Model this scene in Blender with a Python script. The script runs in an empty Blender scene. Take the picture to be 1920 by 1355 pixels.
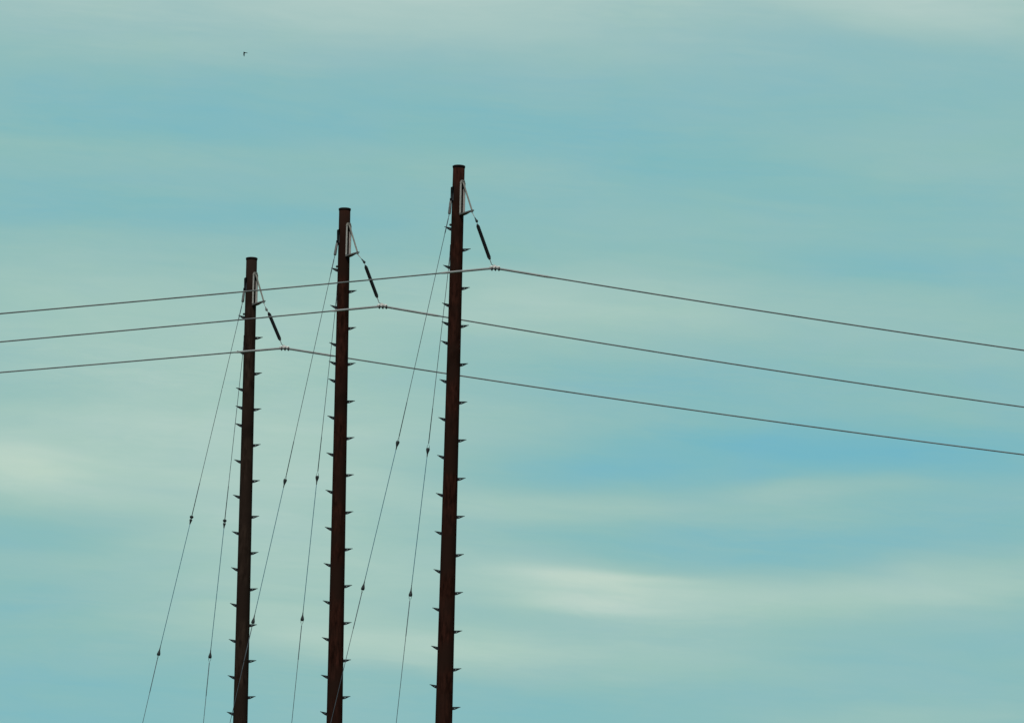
import bpy, bmesh, math, random
from mathutils import Vector, Matrix, Euler
random.seed(7)
R = math.radians
scene = bpy.context.scene
C = scene.collection

# ------------------------------------------------------------------ camera
PW, PH, F = 1920.0, 1355.0, 11700.0          # photo size and focal length in photo pixels
CAM = Vector((0, 0, 1.7))
PITCH, ROLL = R(10.3), R(1.2)
cam_d = bpy.data.cameras.new('camera'); cam = bpy.data.objects.new('camera', cam_d); C.objects.link(cam)
cam_d.sensor_width = 36.0; cam_d.lens = 36.0 * F / PW
cam_d.clip_start = 0.5; cam_d.clip_end = 20000
M = Euler((R(90) + PITCH, 0, 0)).to_matrix() @ Matrix.Rotation(ROLL, 3, 'Z')
cam.matrix_world = Matrix.Translation(CAM) @ M.to_4x4()
scene.camera = cam
scene.render.resolution_x, scene.render.resolution_y = 1024, 722

def ray(px, py):
    return (M @ Vector(((px - PW/2)/F, (PH/2 - py)/F, -1.0))).normalized()
def on_plane(px, py, p0, az):
    """point where the sight line meets the vertical plane through p0 that runs along compass angle az"""
    n = Vector((-math.sin(az), math.cos(az), 0)); d = ray(px, py)
    return CAM + d * (n.dot(p0 - CAM) / n.dot(d))

# ------------------------------------------------------------------ colour management, sun, sky
scene.view_settings.view_transform = 'Standard'; scene.view_settings.look = 'None'
scene.view_settings.exposure = 0.0; scene.view_settings.gamma = 1.0
scene.view_settings.use_curve_mapping = False
SUN_DIR = Vector((-0.16, -0.66, 0.95)).normalized()      # towards the sun: high, behind and left of the camera
sun_d = bpy.data.lights.new('sun', 'SUN'); sun = bpy.data.objects.new('sun', sun_d); C.objects.link(sun)
sun_d.energy = 4.8; sun_d.angle = R(5); sun_d.color = (1.0, 0.95, 0.89)
sun.rotation_euler = SUN_DIR.to_track_quat('Z', 'Y').to_euler()
sun.location = (0, 0, 60)

def lin(c):
    return tuple(((v/255)/12.92 if v/255 <= .04045 else ((v/255+.055)/1.055)**2.4) for v in c)

world = bpy.data.worlds.new("World"); scene.world = world; world.use_nodes = True
nt = world.node_tree; nt.nodes.clear()
def N(t, **k):
    n = nt.nodes.new(t)
    for a, b in k.items(): setattr(n, a, b)
    return n
def L(a, b): nt.links.new(a, b)
def setin(s, v):
    if hasattr(v, 'is_output'): L(v, s)
    else: s.default_value = v
def math_(op, a, b=None, c=None, clamp=False):
    n = N('ShaderNodeMath', operation=op); n.use_clamp = clamp
    for i, v in enumerate((a, b, c)):
        if v is not None: setin(n.inputs[i], v)
    return n.outputs[0]
tc = N('ShaderNodeTexCoord'); sep = N('ShaderNodeSeparateXYZ'); L(tc.outputs['Generated'], sep.inputs[0])
az = math_('ARCTAN2', sep.outputs[0], sep.outputs[1])
el = math_('ARCSINE', sep.outputs[2])
KS = 100.0
comb = N('ShaderNodeCombineXYZ')
L(math_('MULTIPLY', az, KS), comb.inputs[0]); L(math_('MULTIPLY', el, KS), comb.inputs[1])
base = comb.outputs[0]                       # azimuth and elevation of the sky, 100 units to the radian
def noise(vec, sx, sy, detail=3, rough=.5, dist=0.0, seed=0.0):
    m = N('ShaderNodeMapping'); L(vec, m.inputs[0]); m.inputs['Scale'].default_value = (sx, sy, 1)
    m.inputs['Location'].default_value = (seed*3.1, seed*1.7, seed)
    n = N('ShaderNodeTexNoise'); L(m.outputs[0], n.inputs['Vector'])
    n.inputs['Scale'].default_value = 1; n.inputs['Detail'].default_value = detail
    n.inputs['Roughness'].default_value = rough; n.inputs['Distortion'].default_value = dist
    return n.outputs[0]
# wind-drawn warp of the cloud field
wx = math_('MULTIPLY', math_('SUBTRACT', noise(base, .22, .7, 3, .5, 0, 3), .5), 1.8)
wy = math_('MULTIPLY', math_('SUBTRACT', noise(base, .16, .8, 3, .5, 0, 8), .5), 0.38)
wc = N('ShaderNodeCombineXYZ'); L(wx, wc.inputs[0]); L(wy, wc.inputs[1])
wa = N('ShaderNodeVectorMath', operation='ADD'); L(base, wa.inputs[0]); L(wc.outputs[0], wa.inputs[1])
warp = wa.outputs[0]
def sky_uv(px, py):
    d = ray(px, py); return KS*math.atan2(d.x, d.y), KS*math.asin(d.z)
def smooth_blob(px, py, sx, sy, ang=0):
    u, v = sky_uv(px, py)
    m = N('ShaderNodeMapping'); m.vector_type = 'TEXTURE'; L(warp, m.inputs[0])
    m.inputs['Location'].default_value = (u, v, 0); m.inputs['Rotation'].default_value = (0, 0, R(ang))
    m.inputs['Scale'].default_value = (sx*KS/F, sy*KS/F, 1)
    g = N('ShaderNodeTexGradient', gradient_type='SPHERICAL'); L(m.outputs[0], g.inputs[0])
    r = N('ShaderNodeMapRange', interpolation_type='SMOOTHERSTEP'); L(g.outputs[1], r.inputs[0])
    return r.outputs[0]
# cloud banks: centre, half-length, half-height, tilt, brightness added (negative: thinner cloud, bluer)
CLOUDS = [
 # top bank
 (300, -20, 1500, 210, 0, .30), (1150, -20, 1000, 200, 0, .26), (1850, -20, 640, 170, -5, .34), (650, 900, 1500, 620, 0, .09), (560, 10, 260, 60, 0, .08),
 (1700, 40, 420, 70, -8, .12), (400, 100, 700, 60, 2, .08), (1300, 110, 600, 60, -2, .05),
 # blue belt under it
 (420, 215, 800, 100, -1, -.13), (1100, 265, 460, 100, -2, -.13), (40, 375, 360, 80, 2, -.08), (1350, 330, 420, 80, 0, -.08),
 (1800, 290, 460, 130, 0, .07), (150, 285, 520, 60, 0, .08), (450, 410, 700, 60, 0, -.10), (900, 325, 500, 50, 0, .05),
 (1650, 380, 420, 50, 0, -.05), (1250, 430, 500, 60, 0, .05),
 # broad pale middle
 (350, 580, 1250, 190, 0, .30), (1150, 560, 680, 120, -2, .24), (1150, 640, 520, 90, 0, .06), (1800, 620, 620, 120, -3, .15), (1650, 500, 380, 50, 0, -.10),
 (300, 820, 1050, 280, 0, .36), (10, 875, 360, 110, -10, .20), (10, 850, 240, 70, -8, .03), (20, 740, 260, 70, 0, -.06), (650, 1000, 500, 300, 0, .12),
 # blue opening on the right
 (1420, 850, 930, 105, 2, -.26), (1030, 890, 420, 60, 4, -.08), (1500, 830, 560, 60, -2, -.08), (1850, 870, 420, 90, -4, -.06), (1250, 740, 620, 100, -4, -.14), (1300, 1020, 700, 90, -2, -.16),
 (1540, 915, 360, 40, 5, .20), (1050, 955, 420, 60, 0, .18), (1800, 1000, 480, 90, 3, -.10), (1500, 970, 480, 50, 0, .07), (960, 1050, 300, 60, 0, .05),
 # left patches
 (60, 985, 340, 70, 3, -.16), (40, 1120, 260, 70, 0, -.10), (20, 1045, 300, 40, 0, .06), (420, 1080, 560, 220, 0, .20), (560, 1185, 460, 80, -2, .18), (830, 1130, 420, 160, 0, .08),
 (100, 1310, 620, 150, -3, -.12), (900, 1340, 620, 80, 0, -.10), (620, 1330, 420, 90, 0, .04),
 # bright streak and its tail
 (1040, 1080, 220, 22, -2, .14), (1090, 1104, 340, 70, -2, .30), (1230, 1122, 600, 85, -2, .20), (1120, 1136, 300, 22, -2, .12), (1200, 1086, 240, 14, -3, .08), (1080, 1108, 200, 10, -1, -.07), (1550, 1130, 700, 90, 0, .20),
 (1850, 1080, 520, 90, 5, .26), (1100, 1220, 620, 110, 0, .24), (780, 1215, 460, 70, 0, .20),
 # lower right
 (1800, 1230, 480, 90, -2, -.01), (1650, 1280, 600, 120, 0, .05), (1520, 1235, 300, 40, 0, -.06), (1450, 1310, 640, 80, 0, -.03), (1700, 1350, 380, 50, 2, .18),
]
total = .385
for (x, y, sx, sy, a, k) in CLOUDS:
    total = math_('MULTIPLY_ADD', smooth_blob(x, y, sx, sy, a), k, total)
tilt = N('ShaderNodeMapping'); L(warp, tilt.inputs[0]); tilt.inputs['Rotation'].default_value = (0, 0, R(3.0))
tl = tilt.outputs[0]
streak = math_('SUBTRACT', noise(tl, .32, 2.6, 5, .58, .5, 5), .5)
fine = math_('SUBTRACT', noise(tl, .95, 9.0, 5, .62, .9, 31), .5)
fleck = math_('SUBTRACT', noise(tl, 3.4, 10.0, 4, .6, 1.2, 47), .5)
gate = N('ShaderNodeMapRange', interpolation_type='SMOOTHSTEP'); L(noise(base, .22, .9, 2, .5, 0, 61), gate.inputs[0])
gate.inputs[1].default_value = .38; gate.inputs[2].default_value = .66; gate.inputs[3].default_value = .25
soft = math_('SUBTRACT', noise(warp, .16, .8, 4, .5, 0, 11), .5)
total = math_('MULTIPLY_ADD', streak, .22, total)
total = math_('MULTIPLY_ADD', math_('MULTIPLY', fine, gate.outputs[0]), .15, total)
total = math_('MULTIPLY_ADD', math_('MULTIPLY', fleck, gate.outputs[0]), .045, total)
patch = math_('SUBTRACT', noise(tl, .85, 2.4, 4, .55, .8, 73), .5)
total = math_('MULTIPLY_ADD', patch, .09, total)
total = math_('MULTIPLY_ADD', soft, .18, total)
ramp = N('ShaderNodeValToRGB'); L(math_('DIVIDE', total, 1.25), ramp.inputs[0])
ramp.color_ramp.interpolation = 'B_SPLINE'
stops = [(0.0, (110,178,196)), (.13, (120,181,191)), (.25, (133,184,186)), (.37, (143,187,184)), (.49, (153,191,185)),
         (.60, (164,197,187)), (.72, (177,204,193)), (.84, (191,211,198)), (1.0, (205,221,202))]
els = ramp.color_ramp.elements
while len(els) < len(stops): els.new(.5)
for e, (p, c) in zip(els, stops): e.position = p; e.color = (*lin(c), 1)
# the top bank is colder; patches of green and lavender drift through the veil
cold = smooth_blob(900, -60, 2900, 420)
hue = math_('SUBTRACT', noise(warp, .35, 1.0, 4, .6, .4, 21), .5)
hs = math_('MULTIPLY_ADD', hue, .75, math_('MULTIPLY', cold, .42))
hm = N('ShaderNodeMapRange'); L(hs, hm.inputs[0]); hm.inputs[1].default_value = -.35; hm.inputs[2].default_value = .35
tint = N('ShaderNodeMix', data_type='RGBA'); L(hm.outputs[0], tint.inputs[0])
tint.inputs[6].default_value = (.970, 1.010, .950, 1); tint.inputs[7].default_value = (1.012, .994, 1.050, 1)
mul = N('ShaderNodeMix', data_type='RGBA', blend_type='MULTIPLY'); mul.inputs[0].default_value = 1
L(ramp.outputs[0], mul.inputs[6]); L(tint.outputs[2], mul.inputs[7])
nish = N('ShaderNodeTexSky', sky_type='NISHITA'); nish.sun_disc = False
nish.sun_elevation = math.asin(SUN_DIR.z); nish.sun_rotation = math.atan2(SUN_DIR.x, SUN_DIR.y)
bg1 = N('ShaderNodeBackground'); L(nish.outputs[0], bg1.inputs[0]); bg1.inputs[1].default_value = .07
bg2 = N('ShaderNodeBackground'); L(mul.outputs[2], bg2.inputs[0]); bg2.inputs[1].default_value = 1.045
mx = N('ShaderNodeMixShader'); mx.inputs[0].default_value = .94
L(bg1.outputs[0], mx.inputs[1]); L(bg2.outputs[0], mx.inputs[2])
wo = N('ShaderNodeOutputWorld'); L(mx.outputs[0], wo.inputs[0])

# ------------------------------------------------------------------ materials
def material(name, dark, light, scale=(8, 8, 8), rough=.7, metal=0.0, spec=.3, bump=.0, detail=5, third=None):
    m = bpy.data.materials.new(name); m.use_nodes = True; t = m.node_tree
    b = t.nodes['Principled BSDF']; tcn = t.nodes.new('ShaderNodeTexCoord'); mp = t.nodes.new('ShaderNodeMapping')
    mp.inputs['Scale'].default_value = scale; t.links.new(tcn.outputs['Object'], mp.inputs[0])
    n = t.nodes.new('ShaderNodeTexNoise'); n.inputs['Scale'].default_value = 1; n.inputs['Detail'].default_value = detail
    n.inputs['Roughness'].default_value = .65; t.links.new(mp.outputs[0], n.inputs['Vector'])
    r = t.nodes.new('ShaderNodeValToRGB'); r.color_ramp.elements[0].position = .35; r.color_ramp.elements[1].position = .68
    r.color_ramp.elements[0].color = (*dark, 1); r.color_ramp.elements[1].color = (*light, 1)
    t.links.new(n.outputs[0], r.inputs[0]); out = r.outputs[0]
    if third:
        n2 = t.nodes.new('ShaderNodeTexNoise'); n2.inputs['Scale'].default_value = 1.1; n2.inputs['Detail'].default_value = 2
        t.links.new(tcn.outputs['Object'], n2.inputs['Vector'])
        mr = t.nodes.new('ShaderNodeMapRange'); mr.inputs[1].default_value = .42; mr.inputs[2].default_value = .62
        t.links.new(n2.outputs[0], mr.inputs[0])
        mxn = t.nodes.new('ShaderNodeMix'); mxn.data_type = 'RGBA'; t.links.new(mr.outputs[0], mxn.inputs[0])
        t.links.new(out, mxn.inputs[6]); mxn.inputs[7].default_value = (*third, 1); out = mxn.outputs[2]
    t.links.new(out, b.inputs['Base Color'])
    b.inputs['Roughness'].default_value = rough; b.inputs['Metallic'].default_value = metal
    b.inputs['Specular IOR Level'].default_value = spec
    if bump:
        bn = t.nodes.new('ShaderNodeBump'); bn.inputs['Strength'].default_value = bump; bn.inputs['Distance'].default_value = .01
        t.links.new(n.outputs[0], bn.inputs['Height']); t.links.new(bn.outputs[0], b.inputs['Normal'])
    return m
RUST  = material('weathering_steel', (.0062, .0022, .0015), (.028, .0095, .0064), (14, 14, 3.0), .95, 0, .02, .15, 6, (.0125, .0058, .0042))
GREYRUST = material('greyed_weathering_steel', (.0085, .0050, .0038), (.026, .0165, .0125), (14, 14, 3.0), .95, 0, .02, .15, 6, (.013, .0080, .0062))
CAPM  = material('cap_steel', (.006, .005, .005), (.014, .010, .009), (10, 10, 10), .9, 0, .03)
GALV  = material('galvanised_steel', (.18, .172, .162), (.30, .285, .27), (20, 20, 20), .7, 0, .2)
MGALV = material('weathered_galvanised_steel', (.085, .082, .075), (.15, .14, .125), (20, 20, 20), .75, 0, .12)
DGALV = material('dull_galvanised_steel', (.05, .052, .054), (.10, .10, .10), (20, 20, 20), .7, 0, .15)
STEPM = material('step_iron', (.006, .008, .010), (.016, .018, .02), (20, 20, 20), .8, 0, .08)
ARMOURM = material('armour_rod_aluminium', (.135, .140, .142), (.20, .204, .205), (3, 3, 3), .8, 0, .06)
WIREM = material('aluminium_strand', (.075, .080, .083), (.12, .125, .127), (3, 3, 3), .8, 0, .06)
GUYM  = material('guy_strand', (.028, .036, .044), (.05, .062, .072), (4, 4, 4), .7, 0, .1)
RODM  = material('fibreglass_rod', (.03, .085, .12), (.05, .115, .15), (4, 4, 4), .6, 0, .1)
POLYM = material('black_polymer', (.004, .004, .005), (.009, .009, .010), (30, 30, 30), .75, 0, .1)
FITM  = material('forged_fitting', (.006, .008, .009), (.02, .023, .024), (30, 30, 30), .7, 0, .15)
CLAMPM= material('cast_aluminium', (.34, .325, .315), (.46, .44, .425), (30, 30, 30), .6, 0, .2)
BIRDM = material('dark_feather', (.006, .006, .008), (.016, .015, .015), (30, 30, 30), .8, 0, .1)
GROUND= material('dry_grass', (.035, .036, .018), (.075, .068, .035), (.6, .6, .6), .95, 0, .1, .4, 8, (.05, .055, .022))

# ------------------------------------------------------------------ mesh helpers
def link_mesh(name, bm, mat, parent=None, loc=(0, 0, 0), smooth=True):
    me = bpy.data.meshes.new(name); bm.normal_update(); bm.to_mesh(me); bm.free()
    me.materials.append(mat)
    if smooth:
        for p in me.polygons: p.use_smooth = True
    o = bpy.data.objects.new(name, me); C.objects.link(o); o.location = loc
    if parent: o.parent = parent
    return o
def frame_of(d, up=Vector((0, 0, 1))):
    d = d.normalized()
    if abs(d.dot(up)) > .98: up = Vector((0, 1, 0))
    a = d.cross(up).normalized(); return a, a.cross(d).normalized()
def tube(bm, pts, radii, seg=12, caps=True):
    if not hasattr(radii, '__len__'): radii = [radii]*len(pts)
    pts = [Vector(p) for p in pts]; rings = []
    for i, p in enumerate(pts):
        d = (pts[min(i+1, len(pts)-1)] - pts[max(i-1, 0)])
        a, b = frame_of(d)
        rings.append([bm.verts.new(p + (a*math.cos(2*math.pi*k/seg) + b*math.sin(2*math.pi*k/seg))*radii[i]) for k in range(seg)])
    for r0, r1 in zip(rings, rings[1:]):
        for k in range(seg): bm.faces.new((r0[k], r0[(k+1) % seg], r1[(k+1) % seg], r1[k]))
    if caps: bm.faces.new(rings[0]); bm.faces.new(list(reversed(rings[-1])))
def lathe(bm, p0, d, prof, seg=16):
    """profile of (distance along d, radius)"""
    d = Vector(d).normalized(); a, b = frame_of(d); rings = []
    for (s, r) in prof:
        rings.append([bm.verts.new(Vector(p0) + d*s + (a*math.cos(2*math.pi*k/seg) + b*math.sin(2*math.pi*k/seg))*r) for k in range(seg)])
    for r0, r1 in zip(rings, rings[1:]):
        for k in range(seg): bm.faces.new((r0[k], r0[(k+1) % seg], r1[(k+1) % seg], r1[k]))
    bm.faces.new(rings[0]); bm.faces.new(list(reversed(rings[-1])))
def box(bm, c, ax, ay, az_, bev=0):
    c = Vector(c); ax, ay, az_ = Vector(ax), Vector(ay), Vector(az_)
    r = bmesh.ops.create_cube(bm, size=1.0)
    for v in r['verts']: v.co = c + ax*v.co.x + ay*v.co.y + az_*v.co.z
    if bev:
        es = list({e for v in r['verts'] for e in v.link_edges})
        bmesh.ops.bevel(bm, geom=es, offset=bev, segments=1, affect='EDGES')
def prism(bm, poly, axis):
    axis = Vector(axis)
    a = [bm.verts.new(Vector(p) - axis*.5) for p in poly]; b = [bm.verts.new(Vector(p) + axis*.5) for p in poly]
    bm.faces.new(a); bm.faces.new(list(reversed(b)))
    n = len(a)
    for i in range(n): bm.faces.new((a[i], b[i], b[(i+1) % n], a[(i+1) % n]))
def fixn(bm): bmesh.ops.recalc_face_normals(bm, faces=bm.faces[:])
def tag(o, label, cat, group=None, kind=None):
    o['label'] = label; o['category'] = cat
    if group: o['group'] = group
    if kind: o['kind'] = kind
def empty(name, loc):
    e = bpy.data.objects.new(name, None); C.objects.link(e); e.location = loc; e.empty_display_size = .3; return e

# ------------------------------------------------------------------ ground (below the picture)
bm = bmesh.new(); S = 6000; K = 48
vs = [[None]*(K+1) for _ in range(K+1)]
for i in range(K+1):
    for j in range(K+1):
        u, v = (i/K*2-1), (j/K*2-1); x, y = S*u*abs(u), S*v*abs(v)
        far = max(0, math.hypot(x, y) - 500)
        vs[i][j] = bm.verts.new((x, y, -.0009*far))
for i in range(K):
    for j in range(K): bm.faces.new((vs[i][j], vs[i+1][j], vs[i+1][j+1], vs[i][j+1]))
g = link_mesh('ground', bm, GROUND); g['kind'] = 'structure'

# ------------------------------------------------------------------ shared part meshes (local: +X outwards, +Z up)
def step_mesh():
    bm = bmesh.new()
    tube(bm, [(-.03, 0, .010), (.06, 0, .012), (.135, 0, .017), (.170, 0, .022)], [.013, .013, .011, .006], 8)
    # gusset with an open eye under the rung
    prism(bm, [(-.03, 0, .008), (.042, 0, .008), (.052, 0, -.038), (-.03, 0, -.058)], (0, .022, 0))
    prism(bm, [(.0525, 0, -.008), (.0525, 0, -.0385), (.132, 0, .002), (.132, 0, .016)], (0, .018, 0))
    box(bm, (-.012, 0, -.018), (.02, 0, 0), (0, .05, 0), (0, 0, .085), .004)
    bmesh.ops.scale(bm, vec=(1.16, 1.25, 1.12), verts=bm.verts[:])
    fixn(bm); me = bpy.data.meshes.new('step'); bm.to_mesh(me); bm.free(); me.materials.append(STEPM); return me
STEP = step_mesh()

U_AZ = R(-50)                                    # the brackets point right and a little towards the camera
UV = Vector((math.cos(U_AZ), math.sin(U_AZ), 0)); VV = Vector((-UV.y, UV.x, 0))
ARM = .56                                        # reach of the bracket arm from the pole axis
def bracket_parts(r):
    """meshes around the pole axis at the level of the arm, built once for all three poles"""
    P = lambda u, v, z: UV*u + VV*v + Vector((0, 0, z))
    out = []
    H = .76
    for s in (-1, 1):
        bm = bmesh.new()
        box(bm, P(r+.022, s*.052, H/2), UV*.044, VV*.012, (0, 0, H), .002)
        box(bm, P(r+.050, s*.062, H/2), UV*.012, VV*.030, (0, 0, H), .002)
        fixn(bm); out.append(('channel', bm, GALV))
    bm = bmesh.new()
    prism(bm, [P(r+.03, -.066, H-.01), P(r+.03, .066, H-.01), P(r+.03, .040, H+.07), P(r+.03, -.040, H+.07)], UV*.07)
    fixn(bm); out.append(('head_plate', bm, MGALV))
    bm = bmesh.new()
    tube(bm, [P(r+.05, 0, H+.02), P(ARM-.015, 0, .03)], .021, 12)
    fixn(bm); out.append(('strut', bm, MGALV))
    bm = bmesh.new()
    prism(bm, [P(r+.02, -.075, -.028), P(r+.13, -.070, -.018), P(ARM-.07, -.026, .012), P(ARM+.06, -.010, .012),
               P(ARM+.06, .010, .012), P(ARM-.07, .026, .012), P(r+.13, .070, -.018), P(r+.02, .075, -.028)], (0, 0, .03))
    box(bm, P(ARM-.01, 0, .0), UV*.07, VV*.03, (0, 0, .055), .006)
    fixn(bm); out.append(('arm', bm, DGALV))
    for zz in (-.005, H+.03):
        bm = bmesh.new()
        lathe(bm, P(r+.06, 0, zz), UV, [(0, .017), (.022, .017), (.022, .009), (.04, .008)], 6)
        fixn(bm); out.append(('bolt', bm, DGALV))
    return out
BR = []
def bracket_for(root, loc):
    global BR
    br = None
    if not BR:
        for nm, bm, mt in bracket_parts(.135):
            me = bpy.data.meshes.new(nm); bm.to_mesh(me); bm.free(); me.materials.append(mt); BR.append((nm, me))
    br = bpy.data.objects.new('bracket', BR[2][1]); C.objects.link(br); br.parent = root; br.location = loc
    for i, (nm, me) in enumerate(BR):
        if i == 2: continue
        o = bpy.data.objects.new(nm, me); C.objects.link(o); o.parent = br
    return br

# ------------------------------------------------------------------ poles
POLES = [
 dict(top=(860.5, 311), bot=(832, 1355), d=150.0, w=(22, 32.0), arm=402, rights=[468,540,611,683,754,825,897,968,1040,1111,1183,1254,1326],
      lefts=[430,502,573,608,644,716,787,858,929,1000,1072,1143,1215,1287], stub=423, plate=(352, 401), wide='rightmost and tallest'),
 dict(top=(646.5, 391), bot=(627, 1355), d=155.0, w=(21.3, 30.0), arm=480, rights=[546,615,682,752,821,890,960,1029,1098,1167,1237,1306],
      lefts=[507,577,647,682,715,784,853,923,992,1060,1130,1199,1269,1338], stub=501, plate=(432, 479)),
 dict(top=(472, 483.5), bot=(450.5, 1355), d=159.0, w=(20.3, 27.5), arm=571, rights=[633,700,767,834,901,968,1036,1104,1171,1238,1306],
      lefts=[596,662,731,765,798,866,932,1000,1068,1135,1202,1270,1338], stub=590, plate=(522, 567)),
]
LAB = ['tall rust-brown steel pole on the right of the three, its top highest in the sky',
       'rust-brown steel pole standing between the other two poles, its top at middle height',
       'rust-brown steel pole on the left of the three, its top the lowest']
for k, p in enumerate(POLES):
    plane = Vector((0, p['d'], 0))
    T = on_plane(*p['top'], plane, 0); B = on_plane(*p['bot'], plane, 0)
    ax = (T - B).normalized()
    base_pt = B - ax*(B.z/ax.z)
    p.update(T=T, B=B, ax=ax, base=base_pt)
    sc = F/(T-CAM).length
    rt, rb = p['w'][0]/2/sc, p['w'][1]/2/(F/(B-CAM).length)
    Lb = (T-B).length; Lg = (T-base_pt).length
    taper = (rb-rt)/Lb
    rad = lambda s: rt + taper*min(s, 26)             # s metres below the top
    p['rad'] = rad
    def axis_at(py, p=p):                              # axis point seen at picture height py
        t = (py - p['top'][1])/(p['bot'][1]-p['top'][1]); x = p['top'][0] + t*(p['bot'][0]-p['top'][0])
        return on_plane(x, py, Vector((0, p['d'], 0)), 0)
    p['axis_at'] = axis_at
    root = empty('utility_pole', base_pt); tag(root, LAB[k], 'utility pole', 'steel utility poles in a row')
    bm = bmesh.new(); n = 40
    pts = [T - ax*(Lg*i/n) - base_pt for i in range(n+1)]
    tube(bm, pts, [rad(Lg*i/n) for i in range(n+1)], 32)
    # slip joints and weld ring
    fixn(bm); link_mesh('shaft', bm, GREYRUST if k == 2 else RUST, root)
    bm = bmesh.new()
    lathe(bm, T - base_pt - ax*.062, ax, [(0, rt+.004), (.015, rt+.010), (.035, rt+.013), (.055, rt+.012), (.066, rt*.7), (.070, rt*.2)], 32)
    fixn(bm); link_mesh('cap', bm, CAPM, root)
    # base plate
    bm = bmesh.new()
    lathe(bm, Vector((0, 0, .012)), (0, 0, 1), [(0, rad(26)+.22), (.06, rad(26)+.22), (.065, rad(26)+.19), (.07, rad(26)+.05)], 24)
    fixn(bm); link_mesh('base_plate', bm, RUST, root)
    # climbing steps
    for py, a in [(y, R(-6)) for y in p['rights']] + [(y, R(180+24)) for y in p['lefts']]:
        c = axis_at(py); r_ = rad((T-c).length)
        o = bpy.data.objects.new('step', STEP); C.objects.link(o); o.parent = root
        o.location = c - base_pt + Vector((math.cos(a), math.sin(a), 0))*(r_-.004)
        o.rotation_euler = (random.uniform(-.03, .03), random.uniform(-.03, .03) - (.04 if math.cos(a) < 0 else -.04), a + random.uniform(-.05, .05))
    # bracket
    A = axis_at(p['arm']); p['A'] = A
    bracket_for(root, A - base_pt)
    # guy plate on the left side and a lower eye plate
    a = R(180+22); dv = Vector((math.cos(a), math.sin(a), 0)); tv = Vector((-dv.y, dv.x, 0))
    c0 = axis_at(p['plate'][0]); c1 = axis_at(p['plate'][0]+ (p['plate'][1]-p['plate'][0])*.52)
    bm = bmesh.new()
    cc = (c0+c1)/2 - base_pt; r_ = rad((T-c0).length)
    box(bm, cc + dv*(r_+.008), dv*.045, tv*.10, (c0-c1), .004)
    box(bm, c1 - base_pt + dv*(r_+.028), dv*.07, tv*.018, Vector((0, 0, .11)), .004)
    fixn(bm); link_mesh('guy_plate', bm, STEPM, root)
    p['guyA'] = c1 + dv*(r_+.045)
    # small stub under the bracket
    c = axis_at(p['stub']); r_ = rad((T-c).length); bm = bmesh.new()
    lathe(bm, c - base_pt + dv*(r_-.01), dv, [(0, .016), (.03, .016), (.03, .032), (.052, .032), (.055, .014), (.07, .012)], 8)
    fixn(bm); link_mesh('bolt', bm, STEPM, root)
    # lower guy eye plate
    ylo = p['top'][1] + 152*(71.5 if k == 0 else 69.2 if k == 1 else 70)/70
    c = axis_at(ylo); r_ = rad((T-c).length); a2 = R(140); dv2 = Vector((math.cos(a2), math.sin(a2), 0)); tv2 = Vector((-dv2.y, dv2.x, 0))
    bm = bmesh.new()
    box(bm, c - base_pt + dv2*(r_+.006), dv2*.03, tv2*.09, Vector((0, 0, .22)), .004)
    box(bm, c - base_pt + dv2*(r_+.030), dv2*.05, tv2*.016, Vector((0, 0, .12)), .004)
    fixn(bm); link_mesh('guy_eye', bm, STEPM, root)
    p['guyB'] = c + dv2*(r_+.04)

# ------------------------------------------------------------------ guys
def fitting(parent, c, d, pxm, ball=False):
    """wedge socket with a clevis bail; d points from the fat end to the thin end"""
    d = d.normalized(); a, b = frame_of(d)
    bm = bmesh.new()
    if ball:
        lathe(bm, c - d*.085, d, [(0, .010), (.008, .034), (.025, .048), (.045, .050), (.068, .036), (.084, .012)], 14)
        lathe(bm, c + d*.022, d, [(0, .036), (.014, .038), (.07, .022), (.13, .012)], 12)
        tube(bm, [c + a*.018 - d*.012, c + a*.022 + d*.026], .006, 6); tube(bm, [c - a*.018 - d*.012, c - a*.022 + d*.026], .006, 6)
    else:
        lathe(bm, c - d*.06, d, [(-.01, .036), (.0, .044), (.04, .044), (.085, .031), (.135, .016), (.21, .0105), (.225, .007)], 14)
    fixn(bm); f = link_mesh('fitting', bm, FITM, parent)
    if not ball:
        bm = bmesh.new()
        tube(bm, [c + a*.029 - d*.055, c + a*.026 - d*.11, c - d*.195, c - a*.026 - d*.11, c - a*.029 - d*.055], .0055, 6)
        fixn(bm); link_mesh('bail', bm, FITM, f)
        return c - d*.19, c + d*.14
    return c - d*.08, c + d*.12
GUYS = [
 (0, 'A', (842.5, 401), (745, 832), (681, 1100), (620, 1355)), (0, 'B', None, (802, 845), (770, 1112), (743, 1355)),
 (1, 'A', (628, 478), (534, 903), (475, 1163), (431, 1355)), (1, 'B', None, (594.5, 897), (567, 1158), (547, 1355)),
 (2, 'A', (455, 566), (358.5, 972), (298, 1223), (267.5, 1355)), (2, 'B', None, (421, 979), (394, 1228), (381.5, 1355)),
]
GL = [['guy cable from near the top of the rightmost pole, slanting down across the middle pole',
       'steeper guy cable close to the left side of the rightmost pole, not crossing another pole'],
      ['guy cable from near the top of the middle pole, slanting down across the leftmost pole',
       'steeper guy cable close to the left side of the middle pole, not crossing another pole'],
      ['outermost guy cable at the far left, slanting widest away from the leftmost pole',
       'steeper guy cable between the leftmost pole and the outermost guy cable']]
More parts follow.
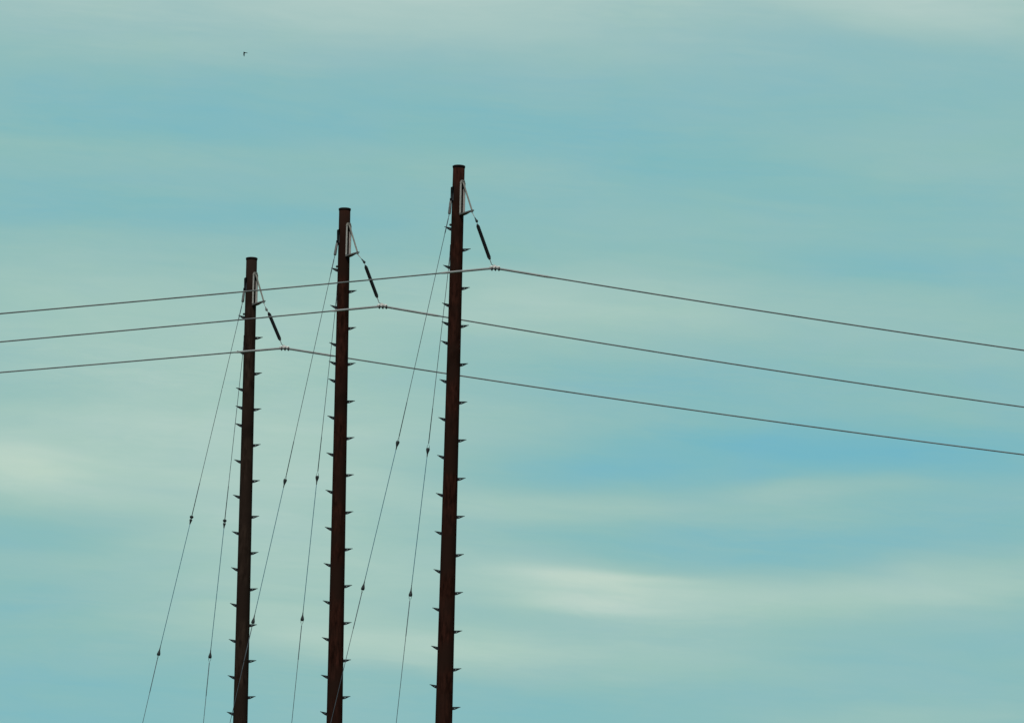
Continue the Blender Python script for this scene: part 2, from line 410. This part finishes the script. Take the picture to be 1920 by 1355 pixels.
for (k, wh, tube_end, f1, f2, bot) in GUYS:
    p = POLES[k]; ga = R(180 + (33 if wh == 'A' else 48))
    S0 = p['guyA'] if wh == 'A' else p['guyB']
    q1, q2, q3 = (on_plane(*q, S0, ga) for q in (f1, f2, bot))
    dn = (q3-q2).normalized(); anchor = q3 - dn*(q3.z/dn.z)      # where it meets the ground
    root = empty('guy_cable', anchor); tag(root, GL[k][0 if wh == 'A' else 1], 'guy cable', 'guy cables holding the poles')
    o = anchor
    start = S0
    if wh == 'A':
        te = on_plane(*tube_end, S0, ga); dt = (te - S0).normalized(); Lt = (te-S0).length
        bm = bmesh.new()
        lathe(bm, S0 - o + dt*.01, dt, [(0, .018), (.02, .030), (Lt*.5, .034), (Lt-.03, .036), (Lt-.01, .034), (Lt, .012)], 14)
        fixn(bm); link_mesh('turnbuckle', bm, DGALV, root)
        dd = (q1-te).normalized(); a_, b_ = frame_of(dd); e = te + dd*.11
        bm = bmesh.new()
        tube(bm, [te + a_*.022 - o, te + a_*.02 + dd*.03 - o, e - o, te - a_*.02 + dd*.03 - o, te - a_*.022 - o], .005, 6)
        fixn(bm); link_mesh('bail', bm, DGALV, root)
        start = e
    else:
        bm = bmesh.new(); dd = (q1-S0).normalized()
        lathe(bm, S0 - dd*.02 - o, dd, [(0, .012), (.01, .02), (.10, .018), (.22, .009)], 10); fixn(bm); link_mesh('thimble', bm, FITM, root)
    d1 = (q1-start).normalized(); d2 = (q2-q1).normalized()
    ball = (k == 2)
    u1, w1 = fitting(root, q1 - o, d2 if not ball else d2, 0, ball)
    u2, w2 = fitting(root, q2 - o, -d2, 0)
    def strand(nm, a, b, r, mt, sag=0.0, preform=None):
        bm = bmesh.new(); n = 14
        pts = [a.lerp(b, i/n) + Vector((0, 0, -4*sag*(i/n)*(1-i/n))) for i in range(n+1)]
        rr = [r]*(n+1)
        tube(bm, pts, rr, 8); fixn(bm); return link_mesh(nm, bm, mt, root)
    strand('upper_strand', start - o, u1, .0072, GUYM)
    # preformed grip: thicker first stretch below the top
    bm = bmesh.new(); gl = .42
    tube(bm, [start - o, start - o + d1*gl*.9, start - o + d1*gl], [.0125, .0125, .008], 8); fixn(bm); link_mesh('grip', bm, GUYM, root)
    bm = bmesh.new(); tube(bm, [u1 - d1*.9, u1 - d1*.88, u1], [.008, .0105, .0105], 8); fixn(bm); link_mesh('grip', bm, GUYM, root)
    strand('insulator_rod', w1, w2, .0085, RODM)
    strand('lower_strand', u2, Vector((0, 0, 0)), .0072, GUYM)
    bm = bmesh.new(); tube(bm, [u2, u2 + dn*.86, u2 + dn*.88], [.0105, .0105, .008], 8); fixn(bm); link_mesh('grip', bm, GUYM, root)

# ------------------------------------------------------------------ conductors and insulator strings
LINES = [
 dict(c=(927.5, 502.5), left=[(826, 510.8), (480, 545), (0, 588)], right=[(1035, 519), (1535, 600), (1920, 656.5)], ins=((888, 401), (893.5, 414), (895, 421), (918.5, 486.5), (922, 496)),
      lab='top overhead wire, clamped beside the rightmost pole and passing in front of all three poles',
      il='black rod insulator hanging from the bracket of the rightmost pole'),
 dict(c=(716.5, 574), left=[(620, 579.8), (430, 602), (0, 641)], right=[(825, 591), (1346, 678.5), (1920, 762.8)], ins=((675, 480), (682.5, 491), (685, 498), (707.5, 558), (710.5, 567)),
      lab='middle overhead wire, clamped beside the middle pole and running behind the rightmost pole',
      il='black rod insulator hanging from the bracket of the middle pole'),
 dict(c=(533, 652.3), left=[(440, 659.2), (230, 677.5), (0, 699)], right=[(627, 666.5), (1457, 791), (1920, 852)], ins=((495, 571), (499.5, 580), (503.5, 586), (525.5, 638), (528, 645)),
      lab='lowest overhead wire, clamped beside the leftmost pole and running behind the other two poles',
      il='black rod insulator hanging from the bracket of the leftmost pole'),
]
for k, ln in enumerate(LINES):
    p = POLES[k]; A = p['A']
    tip = A + UV*(ARM-.005) + Vector((0, 0, -.03))
    # the clamp hangs in the plane of the bracket, pulled outwards
    Cc = on_plane(*ln['c'], A, U_AZ)
    p['clamp'] = Cc
    azL, azR = R(180+14), R(12)
    def side(pts, az_):
        w = [on_plane(*q, Cc, az_) for q in pts]; h = Vector((math.cos(az_), math.sin(az_), 0))
        s = [(q-Cc).dot(h) for q in w]; z = [q.z-Cc.z for q in w]
        # least squares z = b s + c s^2 through the clamp
        s2 = sum(v*v for v in s); s3 = sum(v**3 for v in s); s4 = sum(v**4 for v in s)
        t1 = sum(a*b for a, b in zip(s, z)); t2 = sum(a*a*b for a, b in zip(s, z)); det = s2*s4-s3*s3
        b_ = (t1*s4-t2*s3)/det; c_ = (s2*t2-s3*t1)/det
        if c_ < .0003: c_ = .0003; b_ = (t1 - c_*s3)/s2
        return lambda t: Cc + h*t + Vector((0, 0, b_*t + c_*t*t)), s[0]
    fl, sl = side(ln['left'], azL); fr, sr = side(ln['right'], azR)
    root = empty('power_line', Cc); tag(root, ln['lab'], 'power line', 'overhead wires')
    span = 60.0; n = 90
    ts = [span*(i/n)**1.6 for i in range(n+1)]
    left = [fl(t)-Cc for t in reversed(ts[1:])]; right = [fr(t)-Cc for t in ts[1:]]
    # round the bend over the clamp
    mid = [fl(.10)-Cc, (fl(.04)+fr(.04))/2-Cc, fr(.10)-Cc]
    pts = [q for q in left if q.length > .15] + mid + [q for q in right if q.length > .15]
    bm = bmesh.new(); tube(bm, pts, .0175, 10); fixn(bm); link_mesh('strand', bm, WIREM, root)
    bm = bmesh.new()
    ap = [fl(sl*(1-i/12))-Cc for i in range(12)] + [(fl(.04)+fr(.04))/2-Cc] + [fr(sr*(i/12))-Cc for i in range(1, 13)]
    ap = [q for q in ap if q.length > .12 or q is ap[12]]
    rr = [.028]*len(ap); rr[0] = rr[-1] = .019
    tube(bm, ap, rr, 12); fixn(bm); link_mesh('armour_rod', bm, ARMOURM, root)
    # insulator string, from the arm tip down to the clamp
    mids = [on_plane(*q, A, U_AZ) for q in ln['ins'][1:]]
    root = empty('insulator_string', tip); tag(root, ln['il'], 'insulator', 'insulators between bracket and wire')
    o = tip
    knob, r0, r1, lk = [q - o for q in mids]
    dl = (knob).normalized(); a_, b_ = frame_of(dl)
    bm = bmesh.new()
    tube(bm, [Vector((0, 0, .03)) + a_*.018, a_*.016, knob*.62, -a_*.016, Vector((0, 0, .03)) - a_*.018], .006, 6)
    fixn(bm); link_mesh('shackle', bm, GALV, root)
    bm = bmesh.new()
    lathe(bm, knob*.60, dl, [(0, .008), (.02, .013), (knob.length*.40-.035, .020), (knob.length*.40-.005, .030), (knob.length*.40+.02, .034), (knob.length*.40+.045, .02), (knob.length*.40+.05, .008)], 12)
    fixn(bm); link_mesh('socket', bm, FITM if k < 2 else DGALV, root)
    dr = (r1-r0).normalized(); Lr = (r1-r0).length
    bm = bmesh.new(); prof = [(0, .016), (.012, .030), (.05, .034)]
    nsh = 34; st = (Lr-.10)/nsh
    for i in range(nsh):
        s0 = .05 + st*i; rs = .045 if i % 2 == 0 else .042
        prof += [(s0+.002, .026), (s0+st*.30, .031), (s0+st*.45, rs), (s0+st*.80, rs), (s0+st*.86, .026)]
    prof += [(Lr-.048, .034), (Lr-.012, .030), (Lr, .016)]
    lathe(bm, r0, dr, prof, 18); fixn(bm); link_mesh('rod', bm, POLYM, root)
    bm = bmesh.new(); tube(bm, [knob, r0 + dr*.02], .009, 8); fixn(bm); link_mesh('pin', bm, DGALV, root)
    bm = bmesh.new(); tube(bm, [r1 - dr*.02, r1.lerp(lk, .5), lk, (Cc-o)*1.0 + Vector((0, 0, .04))], [.011, .010, .009, .010], 8)
    fixn(bm); link_mesh('eye_link', bm, DGALV, root)
    # suspension clamp with three keeper bolts
    co = Cc - o; h = Vector((math.cos(R(13)), math.sin(R(13)), 0)); t_ = Vector((-h.y, h.x, 0))
    hh = (fr(.14) - fl(.14)).normalized()
    bm = bmesh.new()
    prism(bm, [co - hh*.13 + Vector((0,0,.022)), co - hh*.06 + Vector((0,0,.050)), co - hh*.015 + Vector((0,0,.085)), co + hh*.03 + Vector((0,0,.055)),
               co + hh*.13 + Vector((0,0,.022)), co + hh*.135 + Vector((0,0,.012)), co - hh*.135 + Vector((0,0,.012))], t_*.05)
    fixn(bm); cl = link_mesh('clamp', bm, CLAMPM, root, smooth=False)
    for j in (-1, 0, 1):
        cj = co + hh*(.088*j + .01)
        bm = bmesh.new()
        lathe(bm, cj + Vector((0, 0, .018)) - hh*.028, hh, [(0, .030), (.006, .036), (.05, .036), (.056, .030)], 12)
        fixn(bm); link_mesh('keeper', bm, CLAMPM, cl)
        bm = bmesh.new()
        for s in (-1, 1):
            lathe(bm, cj + t_*(.030*s) + Vector((0, 0, .03)), Vector((0, 0, -1)) + hh*.18, [(0, .012), (.050, .013), (.050, .024), (.074, .024), (.074, .013), (.098, .009)], 6)
        box(bm, cj + Vector((0, 0, -.028)), hh*.05, t_*.075, (0, 0, .014), .002)
        fixn(bm); link_mesh('bolt', bm, FITM, cl)

# ------------------------------------------------------------------ bird, far up on the left, seen end on in a steep bank
bd = 420.0
bc = CAM + ray(457.6, 99.2)*bd
bm = bmesh.new(); skin = []
def bv(p, rx, ry):
    v = bm.verts.new(p); skin.append((rx, ry)); return v
w1d, w2d = Vector((1.0, .10, -.02)), Vector((.06, .12, -1.0))
up = Vector((-.7, 0, .7))
chain = [bv((0, .26, 0), .03, .008), bv((0, .15, 0), .030, .022), bv((0, .04, 0), .045, .045), bv((0, -.07, 0), .045, .045), bv((0, -.13, 0), .028, .028), bv((0, -.17, 0), .032, .032), bv((0, -.24, 0), .004, .004)]
for a, b in zip(chain, chain[1:]): bm.edges.new((a, b))
for wd in (w1d, w2d):
    pr = chain[3]
    for s, lift, r in ((.06, 0, .045), (.13, .014, .046), (.19, .008, .034), (.25, -.004, .008)):
        v = bv(wd*s + up*lift + Vector((0, s*.15, 0)), r, r*.6); bm.edges.new((pr, v)); pr = v
me = bpy.data.meshes.new('bird'); bm.to_mesh(me); bm.free(); me.materials.append(BIRDM)
bird = bpy.data.objects.new('bird', me); C.objects.link(bird); bird.location = bc
md = bird.modifiers.new('skin', 'SKIN')
for i, (rx, ry) in enumerate(skin): me.skin_vertices[0].data[i].radius = (rx, ry) if me.skin_vertices else (rx, ry)
me.skin_vertices[0].data[3].use_root = True
bird.modifiers.new('smooth', 'SUBSURF').levels = 1
tag(bird, 'small dark bird flying high in the sky, left of and above the poles', 'bird')
